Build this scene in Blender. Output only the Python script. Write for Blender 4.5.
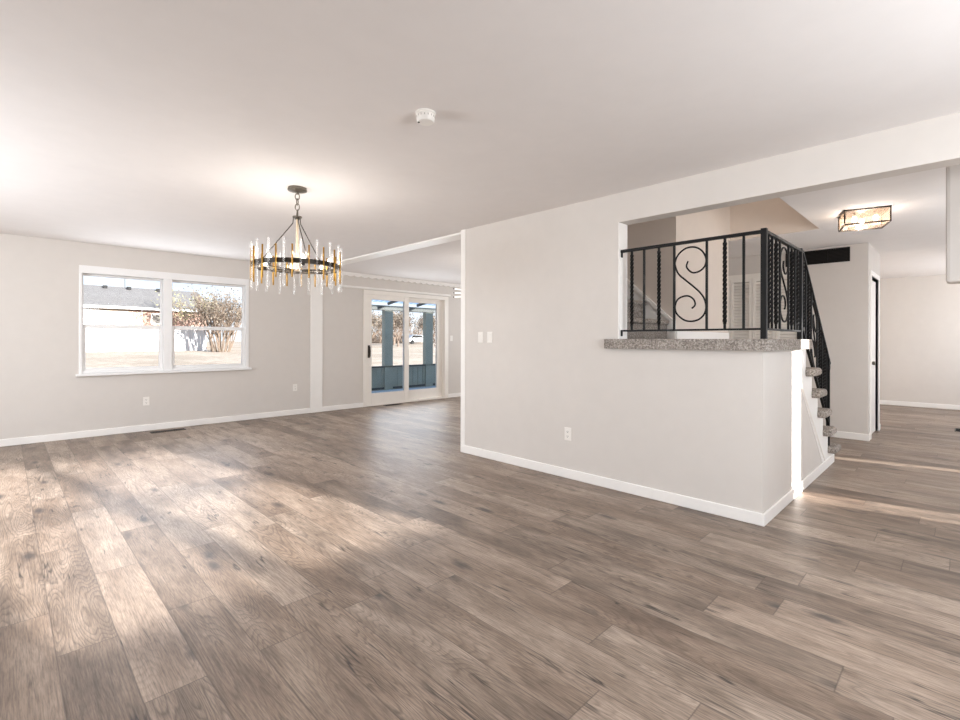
import bpy, bmesh, math, random
from mathutils import Vector, Matrix, Euler

S = bpy.context.scene
C = S.collection
for o in list(bpy.data.objects):
    bpy.data.objects.remove(o)
random.seed(7)
PI = math.pi

# ------------------------------------------------------------------ camera
cam = bpy.data.cameras.new('camera')
cam.sensor_width = 36.0
cam.lens = 18.0
cam.shift_y = -0.0206
cam.clip_start = 0.05
cam.clip_end = 400
co = bpy.data.objects.new('camera', cam)
C.objects.link(co)
A = math.radians(45.24)
F = Vector((math.cos(A), math.sin(A), 0))
R = Vector((math.sin(A), -math.cos(A), 0))
U = Vector((0, 0, 1))
roll = math.radians(0.131)
R2 = R * math.cos(roll) + U * math.sin(roll)
U2 = U * math.cos(roll) - R * math.sin(roll)
M = Matrix.Identity(4)
for i in range(3):
    M[i][0] = R2[i]; M[i][1] = U2[i]; M[i][2] = -F[i]
M[2][3] = 1.23
co.matrix_world = M
S.camera = co

# ------------------------------------------------------------------ exposure
S.view_settings.view_transform = 'Standard'
S.view_settings.look = 'None'
S.view_settings.gamma = 1.0
S.view_settings.use_curve_mapping = False
S.view_settings.exposure = 1.0
S.cycles.use_denoising = True
S.cycles.denoising_prefilter = 'NONE'
S.cycles.max_bounces = 14
S.cycles.diffuse_bounces = 8
S.cycles.glossy_bounces = 4
S.cycles.transmission_bounces = 6
S.cycles.transparent_max_bounces = 24
S.cycles.sample_clamp_indirect = 6.0
S.cycles.caustics_reflective = False
S.cycles.caustics_refractive = False

# ------------------------------------------------------------------ sky and sun
W = bpy.data.worlds.new('sky')
S.world = W
W.use_nodes = True
nt = W.node_tree
nt.nodes.clear()
def wn(t, **k):
    n = nt.nodes.new(t)
    for a, b in k.items(): setattr(n, a, b)
    return n
tc = wn('ShaderNodeTexCoord'); sp = wn('ShaderNodeSeparateXYZ')
nt.links.new(tc.outputs['Generated'], sp.inputs[0])
gr = wn('ShaderNodeValToRGB')
gr.color_ramp.elements[0].position = 0.0; gr.color_ramp.elements[0].color = (0.66, 0.72, 0.78, 1)
gr.color_ramp.elements[1].position = 0.35; gr.color_ramp.elements[1].color = (0.28, 0.42, 0.68, 1)
nt.links.new(sp.outputs['Z'], gr.inputs[0])
nz = wn('ShaderNodeTexNoise'); nz.inputs['Scale'].default_value = 3.0; nz.inputs['Detail'].default_value = 6
mpn = wn('ShaderNodeMapping'); mpn.inputs['Scale'].default_value = (1, 1, 3.0)
nt.links.new(tc.outputs['Generated'], mpn.inputs[0]); nt.links.new(mpn.outputs[0], nz.inputs['Vector'])
cr = wn('ShaderNodeValToRGB')
cr.color_ramp.elements[0].position = 0.48; cr.color_ramp.elements[0].color = (0, 0, 0, 1)
cr.color_ramp.elements[1].position = 0.7; cr.color_ramp.elements[1].color = (1, 1, 1, 1)
nt.links.new(nz.outputs['Fac'], cr.inputs[0])
mx = wn('ShaderNodeMixRGB'); mx.inputs[2].default_value = (0.86, 0.89, 0.92, 1)
nt.links.new(cr.outputs[0], mx.inputs[0]); nt.links.new(gr.outputs[0], mx.inputs[1])
bg = wn('ShaderNodeBackground'); bg.inputs['Strength'].default_value = 0.95
nt.links.new(mx.outputs[0], bg.inputs[0])
wo = wn('ShaderNodeOutputWorld'); nt.links.new(bg.outputs[0], wo.inputs[0])

SUN_DIR = Vector((-0.21, 1.0, -0.2537)).normalized()
sl = bpy.data.lights.new('sun', 'SUN'); sl.energy = 9.8; sl.angle = math.radians(1.1); sl.color = (1.0, 0.96, 0.92)
so = bpy.data.objects.new('sun', sl); C.objects.link(so)
so.rotation_euler = SUN_DIR.to_track_quat('-Z', 'Y').to_euler(); so.location = (0, -30, 20)

def area(name, loc, aim, sx, sy, power, col=(1, 0.98, 0.95)):
    l = bpy.data.lights.new(name, 'AREA'); l.shape = 'RECTANGLE'; l.size = sx; l.size_y = sy; l.energy = power; l.color = col
    o = bpy.data.objects.new(name, l); C.objects.link(o); o.location = loc
    o.rotation_euler = Vector(aim).normalized().to_track_quat('-Z', 'Y').to_euler()
    return o
# daylight at the house's windows, plus added fill lamps
DAY = (0.90, 0.95, 1)
area('daylight_front_window', (1.95, -1.40, 1.55), (0, 1, -0.05), 1.9, 1.1, 43, DAY)
area('side_fill', (-2.05, 4.7, 1.45), (1, 0, 0.05), 2.4, 1.1, 68, DAY)  # fill lamp; a side window is invented here to brighten the room
area('daylight_entry', (5.9, -1.40, 1.2), (0.8, 1, 0.45), 1.9, 1.9, 32, DAY)
area('study_fill', (10.5, -1.40, 1.5), (0, 1, 0.2), 2.0, 1.2, 30, DAY)  # fill lamp; window added only for its light in the far room
area('family_fill', (8.85, 5.8, 1.5), (-1, 0, 0), 1.8, 1.2, 26, DAY)  # added fill lamp; the end wall behind it has no window
area('daylight_dining_window', (1.66, 7.66, 1.48), (0, -1, 0.1), 1.9, 1.2, 12, DAY)
area('daylight_patio_doors', (5.7, 7.66, 1.1), (0, -1, 0.1), 1.7, 1.8, 12, DAY)
area('stairwell_area_light', (5.3, 1.55, 4.5), (0, 0, -1), 1.4, 0.7, 6, (1, 0.96, 0.91))  # area lamp inside the closed stairwell shaft, no window opens there

# ------------------------------------------------------------------ materials
MATS = {}
def srgb(r, g, b):
    f = lambda c: (c / 255 / 12.92) if c / 255 <= 0.04045 else ((c / 255 + 0.055) / 1.055) ** 2.4
    return (f(r), f(g), f(b), 1)
class NT:
    def __init__(self, name):
        self.m = bpy.data.materials.new(name); self.m.use_nodes = True
        self.t = self.m.node_tree; self.t.nodes.clear()
        self.out = self.n('ShaderNodeOutputMaterial')
    def n(self, t, ins=None, **k):
        x = self.t.nodes.new(t)
        for a, b in k.items(): setattr(x, a, b)
        for a, b in (ins or {}).items(): self.set(x, a, b)
        return x
    def set(self, x, a, b):
        i = x.inputs[a]
        if isinstance(b, bpy.types.NodeSocket): self.t.links.new(b, i)
        elif isinstance(b, bpy.types.Node): self.t.links.new(b.outputs[0], i)
        else: i.default_value = b
    def math(self, op, a, b=None, c=None, clamp=False):
        x = self.n('ShaderNodeMath', operation=op); x.use_clamp = clamp
        self.set(x, 0, a)
        if b is not None: self.set(x, 1, b)
        if c is not None: self.set(x, 2, c)
        return x.outputs[0]
    def ramp(self, fac, *stops):
        x = self.n('ShaderNodeValToRGB', {0: fac}); e = x.color_ramp.elements
        while len(e) < len(stops): e.new(0.5)
        for el, (p, c) in zip(e, stops):
            el.position = p; el.color = c if len(c) == 4 else (*c, 1)
        return x.outputs[0]
    def mix(self, fac, a, b, mode='MIX'):
        x = self.n('ShaderNodeMixRGB', {0: fac, 1: a, 2: b}, blend_type=mode); return x.outputs[0]
    def coords(self): return self.n('ShaderNodeTexCoord').outputs['Object']
    def mapping(self, v, scale): return self.n('ShaderNodeMapping', {0: v, 'Scale': scale}).outputs[0]
    def noise(self, v, scale, detail=2, rough=0.5, dist=0.0):
        return self.n('ShaderNodeTexNoise', {'Vector': v, 'Scale': scale, 'Detail': detail, 'Roughness': rough, 'Distortion': dist}).outputs['Fac']
    def done(self, shader):
        self.t.links.new(shader if isinstance(shader, bpy.types.NodeSocket) else shader.outputs[0], self.out.inputs[0]); return self.m

def plain(name, col, rough=0.5, metal=0.0, nscale=8.0, var=0.03, bump=0.0, bscale=200.0, spec=0.5):
    t = NT(name); v = t.coords()
    n = t.noise(v, nscale, 3)
    dk = tuple(c * (1 - var) for c in col[:3]) + (1,); lt = tuple(min(1, c * (1 + var)) for c in col[:3]) + (1,)
    c = t.ramp(n, (0.3, dk), (0.7, lt))
    b = t.n('ShaderNodeBsdfPrincipled', {'Base Color': c, 'Roughness': rough, 'Metallic': metal, 'Specular IOR Level': spec})
    if bump:
        bn = t.n('ShaderNodeBump', {'Strength': bump, 'Distance': 0.002, 'Height': t.noise(v, bscale, 2)})
        t.set(b, 'Normal', bn.outputs[0])
    MATS[name] = t.done(b); return MATS[name]

wall_m = plain('greige_wall_paint', srgb(215, 209, 203), 0.65, var=0.012, bump=0.08, bscale=350, spec=0.3)
stairwall_m = plain('tan_stair_wall_paint', srgb(218, 207, 197), 0.65, var=0.012, bump=0.08, bscale=350, spec=0.3)
ceil_m = plain('ceiling_paint', srgb(232, 228, 226), 0.8, var=0.01, bump=0.12, bscale=250, spec=0.2)
trim_m = plain('white_trim_paint', srgb(244, 241, 237), 0.4, var=0.01)
vinyl_m = plain('white_vinyl', srgb(240, 239, 238), 0.35, var=0.01)
doorpaint_m = plain('warm_white_door_paint', srgb(242, 237, 230), 0.4, var=0.01)
iron_m = plain('black_wrought_iron', srgb(9, 8, 8), 0.55, 0.0, nscale=40, var=0.2, bump=0.2, bscale=120, spec=0.3)
brass_m = plain('aged_brass', srgb(168, 126, 54), 0.3, 0.9, nscale=20, var=0.06)
glow_stem_m = plain('pale_glow_beige', srgb(226, 206, 180), 0.4, 0.2)
bronze_m = plain('dark_bronze', srgb(52, 46, 40), 0.4, 0.6, nscale=30, var=0.1)
pewter_m = plain('brushed_pewter', srgb(120, 114, 104), 0.32, 0.85, nscale=30, var=0.1)
plastic_m = plain('white_plastic', srgb(240, 236, 230), 0.35, var=0.01)
ash_m = plain('shadow_grey_plastic', srgb(176, 170, 164), 0.6)
slot_m = plain('dark_slots', srgb(40, 37, 34), 0.6)
vent_m = plain('black_vent_metal', srgb(24, 22, 21), 0.5, 0.3)
vent2_m = plain('vent_slat_metal', srgb(58, 52, 47), 0.45, 0.3)
teal_m = plain('blue_grey_porch_paint', srgb(150, 154, 140), 0.6, nscale=3, var=0.08)
tealdk_m = plain('dark_porch_beam', srgb(66, 70, 68), 0.6, nscale=3, var=0.08)
deck_m = plain('pale_porch_deck', srgb(176, 192, 202), 0.6, nscale=3, var=0.06)
fence_m = plain('white_fence', srgb(206, 206, 208), 0.7, nscale=2, var=0.05)
fascia_m = plain('white_fascia', srgb(240, 240, 238), 0.6)
bark_m = plain('tan_bark', srgb(118, 102, 88), 0.9, nscale=6, var=0.25)
bark2_m = plain('grey_bark', srgb(120, 104, 92), 0.9, nscale=6, var=0.25)
leaf_m = plain('dry_tan_leaf', srgb(112, 101, 88), 0.8, nscale=1.5, var=0.3)
leaf2_m = plain('yellow_green_leaf', srgb(156, 152, 116), 0.8, nscale=1.5, var=0.3)
carpaint_m = plain('silver_car_paint', srgb(210, 212, 214), 0.3, 0.3)
tyre_m = plain('black_tyre', srgb(25, 25, 26), 0.8)
shingle_m = plain('grey_shingles', srgb(108, 105, 103), 0.9, nscale=5, var=0.15)
housewhite_m = plain('cream_siding', srgb(186, 172, 158), 0.8, nscale=2, var=0.05)

def brick_mat():
    t = NT('pale_red_brick'); v = t.coords()
    sp_ = t.n('ShaderNodeSeparateXYZ', {0: v}); cb = t.n('ShaderNodeCombineXYZ', {0: sp_.outputs[0], 1: sp_.outputs[2]})
    b = t.n('ShaderNodeTexBrick', {'Vector': cb.outputs[0], 'Color1': srgb(132, 92, 78), 'Color2': srgb(164, 128, 110), 'Mortar': srgb(190, 180, 170), 'Scale': 4.0})
    return t.done(t.n('ShaderNodeBsdfPrincipled', {'Base Color': b.outputs[0], 'Roughness': 0.9}))
brick_m = brick_mat()

def grass_mat():
    t = NT('dormant_lawn'); v = t.coords()
    a = t.noise(v, 0.25, 4); b_ = t.noise(v, 3.0, 4, 0.7)
    c = t.ramp(a, (0.35, srgb(168, 150, 130)), (0.65, srgb(204, 186, 166)))
    c = t.mix(t.ramp(b_, (0.4, (0, 0, 0)), (0.7, (1, 1, 1))), c, srgb(146, 130, 110))
    return t.done(t.n('ShaderNodeBsdfPrincipled', {'Base Color': c, 'Roughness': 1.0}))
grass_m = grass_mat()

def carpet_mat():
    t = NT('speckled_carpet'); v = t.coords()
    a = t.noise(v, 75.0, 3, 0.8); b_ = t.noise(v, 9.0, 3)
    c = t.ramp(a, (0.36, srgb(92, 85, 80)), (0.5, srgb(152, 143, 135)), (0.66, srgb(208, 201, 193)))
    c = t.mix(0.2, c, t.ramp(b_, (0.35, srgb(128, 120, 113)), (0.65, srgb(190, 182, 174))))
    bn = t.n('ShaderNodeBump', {'Strength': 0.9, 'Distance': 0.006, 'Height': t.noise(v, 130.0, 3, 0.8)})
    return t.done(t.n('ShaderNodeBsdfPrincipled', {'Base Color': c, 'Roughness': 1.0, 'Normal': bn.outputs[0], 'Specular IOR Level': 0.1}))
carpet_m = carpet_mat()

def floor_mat():
    t = NT('rustic_oak_planks'); v = t.coords()
    PW, PL = 0.192, 1.25
    s_ = t.n('ShaderNodeSeparateXYZ', {0: v}); X, Y = s_.outputs[0], s_.outputs[1]
    xr = t.math('DIVIDE', t.math('ADD', X, 10.03), PW)
    row = t.math('FLOOR', xr); fx = t.math('FRACT', xr)
    wr = t.n('ShaderNodeTexWhiteNoise', {'W': row}, noise_dimensions='1D').outputs['Value']
    yr = t.math('ADD', t.math('DIVIDE', t.math('ADD', Y, 10.0), PL), t.math('MULTIPLY', wr, 7.31))
    col = t.math('FLOOR', yr); fy = t.math('FRACT', yr)
    idv = t.n('ShaderNodeCombineXYZ', {0: row, 1: col}).outputs[0]
    wn_ = t.n('ShaderNodeTexWhiteNoise', {'Vector': idv}, noise_dimensions='3D')
    rnd = wn_.outputs['Value']; rc = t.n('ShaderNodeSeparateXYZ', {0: wn_.outputs['Color']})
    # coordinates private to each plank
    px = t.math('ADD', t.math('MULTIPLY', fx, PW), t.math('MULTIPLY', rc.outputs[0], 37.0))
    py = t.math('ADD', t.math('MULTIPLY', fy, PL), t.math('MULTIPLY', rc.outputs[1], 53.0))
    pz = t.math('MULTIPLY', rc.outputs[2], 29.0)
    P = t.n('ShaderNodeCombineXYZ', {0: px, 1: py, 2: pz}).outputs[0]
    # cathedral figure: contour lines of a stretched noise
    fig = t.noise(t.mapping(P, (8.0, 0.85, 1)), 1.0, 1.5, 0.45, 0.2)
    ring = t.math('FRACT', t.math('MULTIPLY', fig, 34.0))
    ringl = t.ramp(ring, (0.0, (0.2, 0.18, 0.17)), (0.28, (0.85, 0.85, 0.85)), (0.8, (1.08, 1.08, 1.08)), (1.0, (0.2, 0.18, 0.17)))
    fine = t.noise(t.mapping(P, (200, 9.0, 1)), 1.0, 4, 0.6)
    pores = t.noise(t.mapping(P, (420, 26.0, 1)), 1.0, 2, 0.5)
    cloud = t.noise(t.mapping(P, (9, 2.2, 1)), 1.0, 3, 0.55)
    tone = t.math('ADD', t.math('MULTIPLY', rnd, 0.30), t.math('MULTIPLY', cloud, 0.9))
    base = t.ramp(tone, (0.32, srgb(104, 90, 80)), (0.55, srgb(144, 128, 114)), (0.80, srgb(182, 165, 150)))
    base = t.mix(t.math('MULTIPLY', rc.outputs[2], 0.28), base, srgb(150, 124, 104))
    base = t.mix(t.math('MULTIPLY', t.math('ADD', rc.outputs[1], 0.4), 0.38), base, ringl, 'MULTIPLY')
    base = t.mix(0.52, base, t.ramp(fine, (0.34, (0.30, 0.28, 0.27)), (0.60, (1.15, 1.13, 1.11))), 'MULTIPLY')
    base = t.mix(0.35, base, t.ramp(pores, (0.36, (0.45, 0.42, 0.40)), (0.5, (1, 1, 1))), 'MULTIPLY')
    # knots
    kv = t.n('ShaderNodeTexVoronoi', {'Vector': t.mapping(P, (6.2, 2.3, 1)), 'Scale': 1.0, 'Randomness': 1.0})
    kd = t.math('ADD', kv.outputs['Distance'], t.math('MULTIPLY', t.math('SUBTRACT', t.noise(t.mapping(P, (60, 30, 1)), 1.0, 3), 0.5), 0.16))
    ksel = t.math('GREATER_THAN', t.n('ShaderNodeSeparateXYZ', {0: kv.outputs['Color']}).outputs[0], 0.52)
    kmask = t.math('MULTIPLY', t.ramp(kd, (0.06, (1, 1, 1)), (0.24, (0, 0, 0))), ksel)
    base = t.mix(t.math('MULTIPLY', kmask, 0.85), base, srgb(62, 56, 55))
    # long dark splits
    cn = t.noise(t.mapping(P, (13, 1.0, 1)), 1.0, 3, 0.55, 0.15)
    cl = t.ramp(t.math('ABSOLUTE', t.math('SUBTRACT', cn, 0.5)), (0.0, (1, 1, 1)), (0.020, (0, 0, 0)))
    cm = t.ramp(t.noise(t.mapping(P, (5, 2.4, 1)), 1.3, 2), (0.57, (0, 0, 0)), (0.63, (1, 1, 1)))
    base = t.mix(t.math('MULTIPLY', t.math('MULTIPLY', cl, cm), 0.92), base, srgb(46, 40, 38))
    # joints
    ex = t.math('MULTIPLY', t.math('MINIMUM', fx, t.math('SUBTRACT', 1.0, fx)), PW)
    ey = t.math('MULTIPLY', t.math('MINIMUM', fy, t.math('SUBTRACT', 1.0, fy)), PL)
    e = t.math('MINIMUM', ex, ey)
    jm = t.ramp(e, (0.0012, (1, 1, 1)), (0.0034, (0, 0, 0)))
    base = t.mix(t.math('MULTIPLY', jm, 0.62), base, srgb(70, 60, 54))
    rg = t.math('ADD', 0.34, t.math('MULTIPLY', fine, 0.16))
    bh = t.math('SUBTRACT', t.math('MULTIPLY', fine, 0.35), jm)
    bn = t.n('ShaderNodeBump', {'Strength': 0.12, 'Distance': 0.002, 'Height': bh})
    return t.done(t.n('ShaderNodeBsdfPrincipled', {'Base Color': base, 'Roughness': rg, 'Normal': bn.outputs[0], 'Specular IOR Level': 0.5}))
floor_m = floor_mat()

def glass_mat():
    t = NT('window_glass')
    fr = t.n('ShaderNodeFresnel', {'IOR': 1.35})
    a = t.n('ShaderNodeBsdfTransparent', {'Color': (0.97, 0.98, 0.98, 1)}); b = t.n('ShaderNodeBsdfGlossy', {'Roughness': 0.02})
    return t.done(t.n('ShaderNodeMixShader', {0: fr.outputs[0], 1: a, 2: b}))
glass_m = glass_mat()

def crystal_mat(name, w=0.5, tint=(1, 1, 1, 1)):
    t = NT(name); v = t.coords()
    fac = t.ramp(t.noise(v, 90.0, 2), (0.35, (w * 0.5,) * 3), (0.65, (min(1, w * 1.5),) * 3))
    a = t.n('ShaderNodeBsdfTransparent', {'Color': (0.97, 0.97, 0.97, 1)})
    d = t.n('ShaderNodeBsdfTranslucent', {'Color': tint}); g = t.n('ShaderNodeBsdfGlossy', {'Roughness': 0.06})
    dd = t.n('ShaderNodeBsdfDiffuse', {'Color': tint})
    m1 = t.n('ShaderNodeMixShader', {0: 0.5, 1: d, 2: dd}); m2 = t.n('ShaderNodeMixShader', {0: 0.45, 1: m1, 2: g})
    return t.done(t.n('ShaderNodeMixShader', {0: fac, 1: a, 2: m2}))
crystal_m = crystal_mat('clear_crystal', 0.18)
lampglass_m = crystal_mat('seeded_lamp_glass', 0.27, srgb(224, 192, 162))

def porchroof_mat():
    t = NT('translucent_roof_sheet'); v = t.coords()
    s_ = t.n('ShaderNodeSeparateXYZ', {0: v})
    st = t.ramp(t.math('SINE', t.math('MULTIPLY', s_.outputs[0], 40.0)), (0.35, srgb(196, 216, 232)), (0.65, srgb(250, 252, 254)))
    a = t.n('ShaderNodeBsdfTranslucent', {'Color': st}); b = t.n('ShaderNodeBsdfTransparent', {'Color': st})
    return t.done(t.n('ShaderNodeMixShader', {0: 0.45, 1: a, 2: b}))
porchroof_m = porchroof_mat()

def emit(name, col, s):
    t = NT(name); return t.done(t.n('ShaderNodeEmission', {'Color': col, 'Strength': s}))
bulb_m = emit('lit_bulb', (1.0, 0.86, 0.68, 1), 5.0)
tube_m = emit('lit_white_tube', (1.0, 0.93, 0.86, 1), 1.1)

# ------------------------------------------------------------------ mesh helpers
class MB:
    def __init__(self): self.bm = bmesh.new()
    def face(self, vs):
        try: self.bm.faces.new(vs)
        except ValueError: pass
    def box(self, x0, x1, y0, y1, z0, z1):
        v = [self.bm.verts.new(p) for p in ((x0, y0, z0), (x1, y0, z0), (x1, y1, z0), (x0, y1, z0), (x0, y0, z1), (x1, y0, z1), (x1, y1, z1), (x0, y1, z1))]
        for f in ((0, 3, 2, 1), (4, 5, 6, 7), (0, 1, 5, 4), (1, 2, 6, 5), (2, 3, 7, 6), (3, 0, 4, 7)): self.face([v[i] for i in f])
        return self
    def prism(self, poly, n):
        """poly: list of 3D points, extruded by vector n"""
        n = Vector(n); a = [self.bm.verts.new(p) for p in poly]; b = [self.bm.verts.new(Vector(p) + n) for p in poly]
        self.face(a[::-1]); self.face(b)
        for i in range(len(a)):
            j = (i + 1) % len(a); self.face([a[i], a[j], b[j], b[i]])
        return self
    def loops(self, rings, caps=True):
        rs = [[self.bm.verts.new(p) for p in r] for r in rings]
        for a, b in zip(rs, rs[1:]):
            for i in range(len(a)):
                j = (i + 1) % len(a); self.face([a[i], a[j], b[j], b[i]])
        if caps: self.face(rs[0][::-1]); self.face(rs[-1])
        return self
    def tube(self, pts, r, n=8, radii=None, closed=False):
        pts = [Vector(p) for p in pts]; rings = []; up = None
        for i, p in enumerate(pts):
            if closed: d = pts[(i + 1) % len(pts)] - pts[i - 1]
            else: d = pts[min(i + 1, len(pts) - 1)] - pts[max(i - 1, 0)]
            d.normalize()
            if up is None: up = Vector((0, 0, 1)) if abs(d.z) < 0.9 else Vector((1, 0, 0))
            a = d.cross(up).normalized(); b = a.cross(d).normalized(); up = b
            rr = radii[i] if radii else r
            rings.append([p + (a * math.cos(k * 2 * PI / n) + b * math.sin(k * 2 * PI / n)) * rr for k in range(n)])
        if closed: rings.append(rings[0])
        return self.loops(rings, not closed)
    def bar(self, p, q, w, h=None, twist=0, seg=1, side=None):
        """rectangular bar p->q, width w across, h the other way, optionally twisted"""
        p, q = Vector(p), Vector(q); h = h or w; d = (q - p).normalized()
        a = Vector(side) if side else (Vector((0, 1, 0)) if abs(d.y) < 0.9 else Vector((1, 0, 0)))
        a = (a - d * a.dot(d)).normalized(); b = d.cross(a); rings = []
        for i in range(seg + 1):
            t = i / seg; th = twist * t; ca, sa = math.cos(th), math.sin(th); a2 = a * ca + b * sa; b2 = b * ca - a * sa; c = p.lerp(q, t)
            rings.append([c + a2 * (sx * w / 2) + b2 * (sy * h / 2) for sx, sy in ((-1, -1), (1, -1), (1, 1), (-1, 1))])
        return self.loops(rings)
    def lathe(self, prof, c, n=24, axis='Z'):
        c = Vector(c); rings = []
        for r, z in prof:
            ring = []
            for k in range(n):
                x, y = r * math.cos(k * 2 * PI / n), r * math.sin(k * 2 * PI / n)
                ring.append(c + (Vector((x, y, z)) if axis == 'Z' else Vector((z, x, y)) if axis == 'X' else Vector((x, z, y))))
            rings.append(ring)
        return self.loops(rings)
    def build(self, name, mat, parent=None, bevel=0.0, smooth=False, seg=2):
        bm = self.bm
        bmesh.ops.recalc_face_normals(bm, faces=bm.faces)
        me = bpy.data.meshes.new(name)
        if smooth:
            for f in bm.faces: f.smooth = True
        bm.to_mesh(me); bm.free()
        if smooth:
            try: me.set_sharp_from_angle(angle=math.radians(40))
            except Exception: pass
        o = bpy.data.objects.new(name, me); C.objects.link(o); me.materials.append(mat)
        if parent:
            me.transform(Matrix.Translation(-wloc(parent))); o.parent = parent
        if bevel:
            m = o.modifiers.new('bevel', 'BEVEL'); m.width = bevel; m.segments = seg; m.limit_method = 'ANGLE'
        return o
def wloc(o):
    l = Vector(o.location)
    while o.parent:
        o = o.parent; l += Vector(o.location)
    return l
def tag(o, label, cat, group=None, kind=None):
    o['label'] = label; o['category'] = cat
    if group: o['group'] = group
    if kind: o['kind'] = kind
    return o
def thing(name, label, cat, loc, group=None, kind=None):
    o = bpy.data.objects.new(name, None); C.objects.link(o); o.location = loc; o.empty_display_size = 0.1
    return tag(o, label, cat, group, kind)
def struct(name, mb, mat, label, cat, bevel=0.0):
    o = mb.build(name, mat, None, bevel); return tag(o, label, cat, None, 'structure')

# ------------------------------------------------------------------ room shell
H = 2.44
YW = 7.75          # window wall
YF = -1.5          # front wall behind the camera
XA = 3.58          # near face of the middle wall
XB = 3.72
XH = 7.55          # hall wall
XE = 12.15         # far wall

struct('floor', MB().box(-2.25, 12.3, -1.65, 7.9, -0.12, 0.0), floor_m, 'grey-brown rustic oak plank floor through every room', 'floor')

c = MB()
c.box(-2.25, XA, -1.65, 7.9, H, H + 0.1)
c.box(XA, 9.15, 3.9, 7.9, H, H + 0.1)
c.box(XB, 12.3, -1.65, 1.1, H, H + 0.1)
c.box(6.25, 12.3, 1.1, 4.0, H - 0.0005, H + 0.0)
c.box(6.3, 12.3, 1.1, 4.0, H, H + 0.1)
struct('ceiling', c, ceil_m, 'off-white painted ceiling over dining room and hall', 'ceiling')

def wall_xz(mb, x0, x1, y0, y1, z0, z1, holes):
    """wall along X with rectangular holes (hx0,hx1,hz0,hz1), sorted"""
    x = x0
    for a, b, c0, c1 in sorted(holes):
        mb.box(x, a, y0, y1, z0, z1)
        if c0 > z0: mb.box(a, b, y0, y1, z0, c0)
        if c1 < z1: mb.box(a, b, y0, y1, c1, z1)
        x = b
    mb.box(x, x1, y0, y1, z0, z1); return mb
WX0, WX1, WZ0, WZ1 = 0.66, 2.67, 0.80, 2.155
DX0, DX1, DZ1 = 4.67, 6.72, 2.15
w = wall_xz(MB(), -2.25, 9.15, YW, YW + 0.15, 0, H + 0.1, [(WX0, WX1, WZ0, WZ1), (DX0, DX1, 0, DZ1)])
struct('wall_window', w, wall_m, 'greige painted wall holding the dining window and patio doors', 'wall')
FX0, FX1, FZ0, FZ1 = 0.93, 2.98, 0.95, 2.13
w = wall_xz(MB(), -2.25, 12.3, YF - 0.15, YF, 0, H + 0.1, [(FX0, FX1, FZ0, FZ1), (4.87, 5.17, 0.1, 2.05), (6.67, 6.85, 0.1, 2.05), (9.5, 11.5, 0.8, 2.1)])  # last opening added only to light the far room
struct('wall_front', w, wall_m, 'greige front wall behind the viewer', 'wall')
wl = MB()
for q in ((YF, 3.5, 0, H), (5.9, YW, 0, H), (3.5, 5.9, 0, 0.9), (3.5, 5.9, 2.0, H)): wl.box(-2.25, -2.1, *q)  # opening added for the side fill lamp
struct('wall_left', wl, wall_m, 'greige side wall beyond the picture edge', 'wall')
# middle wall: full height part, half wall under the landing, header over the opening
m = MB()
m.box(XA, XB, 2.0, 3.9, 0, 2.2)
m.box(XA, XB, 0.94, 2.0, 0, 1.17)
m.box(XA, XB, YF, 3.9, 2.2, H + 0.1)
struct('wall_center', m, wall_m, 'pale wall with railed opening above half wall', 'wall')
m = MB()
m.box(XB, 4.82, 3.8, 3.9, 0, 4.7)
m.box(4.82, 9.15, 3.8, 3.9, 0, H)
m.box(XA, XB, 3.8, 3.9, H + 0.1, 4.7)
struct('wall_family_side', m, wall_m, 'greige wall between stair and family room', 'wall')
struct('wall_family_end', MB().box(9.0, 9.15, 4.0, YW, 0, H), wall_m, 'greige end wall of the family room', 'wall')
# stair shaft: core block with light face and dark face, upper enclosure
m = MB(); m.box(4.70, 6.19, 2.0, 3.8, 0, 4.7)
struct('wall_stair_core', m, stairwall_m, 'tan painted wall block rising behind the stair railing', 'wall')
m = MB(); m.box(6.25, 6.30, 1.1, 2.0, H + 0.001, 4.7); m.box(6.19, 6.30, 2.0, 3.8, H + 0.001, 4.7)
struct('wall_stairwell_end', m, stairwall_m, 'tan wall above the hall ceiling at stairwell end', 'wall')
m = MB(); m.box(XB, 6.30, 1.05, 1.1, H + 0.1, 4.7); m.box(XA, XB, 1.05, 3.8, H + 0.1, 4.7); m.box(XA, 6.30, 1.05, 3.9, 4.7, 4.8)
struct('wall_stairwell_upper', m, stairwall_m, 'tan upper stairwell enclosure above the header', 'wall')
# hall: closet wall with bifold opening, return wall with door, alcove side
BY0, BY1, BZ = 1.52, 2.74, 2.185
m = MB()
m.box(XH, XH + 0.12, 0.83, BY0, 0, H); m.box(XH, XH + 0.12, BY1, 3.0, 0, H); m.box(XH, XH + 0.12, BY0, BY1, BZ, H)
m.box(XH + 0.5, XH + 0.56, 0.95, 3.0, 0, H)
struct('wall_hall', m, wall_m, 'greige hall wall carrying the black return grille', 'wall')
m = MB()
CX0, CX1, CZ = 7.75, 8.50, 2.06
m.box(XH + 0.12, CX0, 0.83, 0.95, 0, H); m.box(CX1, 8.66, 0.83, 0.95, 0, H); m.box(CX0, CX1, 0.83, 0.95, CZ, H)
m.box(8.60, 8.66, 0.95, 3.0, 0, H)
struct('wall_hall_return', m, wall_m, 'short hall wall end with narrow white doorway', 'wall')
m = MB(); m.box(6.19, XH, 2.84, 3.0, 0, H); m.box(8.66, XE, 2.9, 3.0, 0, H)
struct('wall_hall_back', m, wall_m, 'greige wall closing the hall alcove', 'wall')
struct('wall_far', MB().box(XE, XE + 0.15, YF, 3.0, 0, H), wall_m, 'greige far wall of the room past the hall', 'wall')
struct('trim_1', MB().box(4.30, 4.44, -1.5, 0.084, 1.606, H), wall_m, 'boxed soffit hanging behind the header at picture edge', 'soffit', 0.02)

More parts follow.
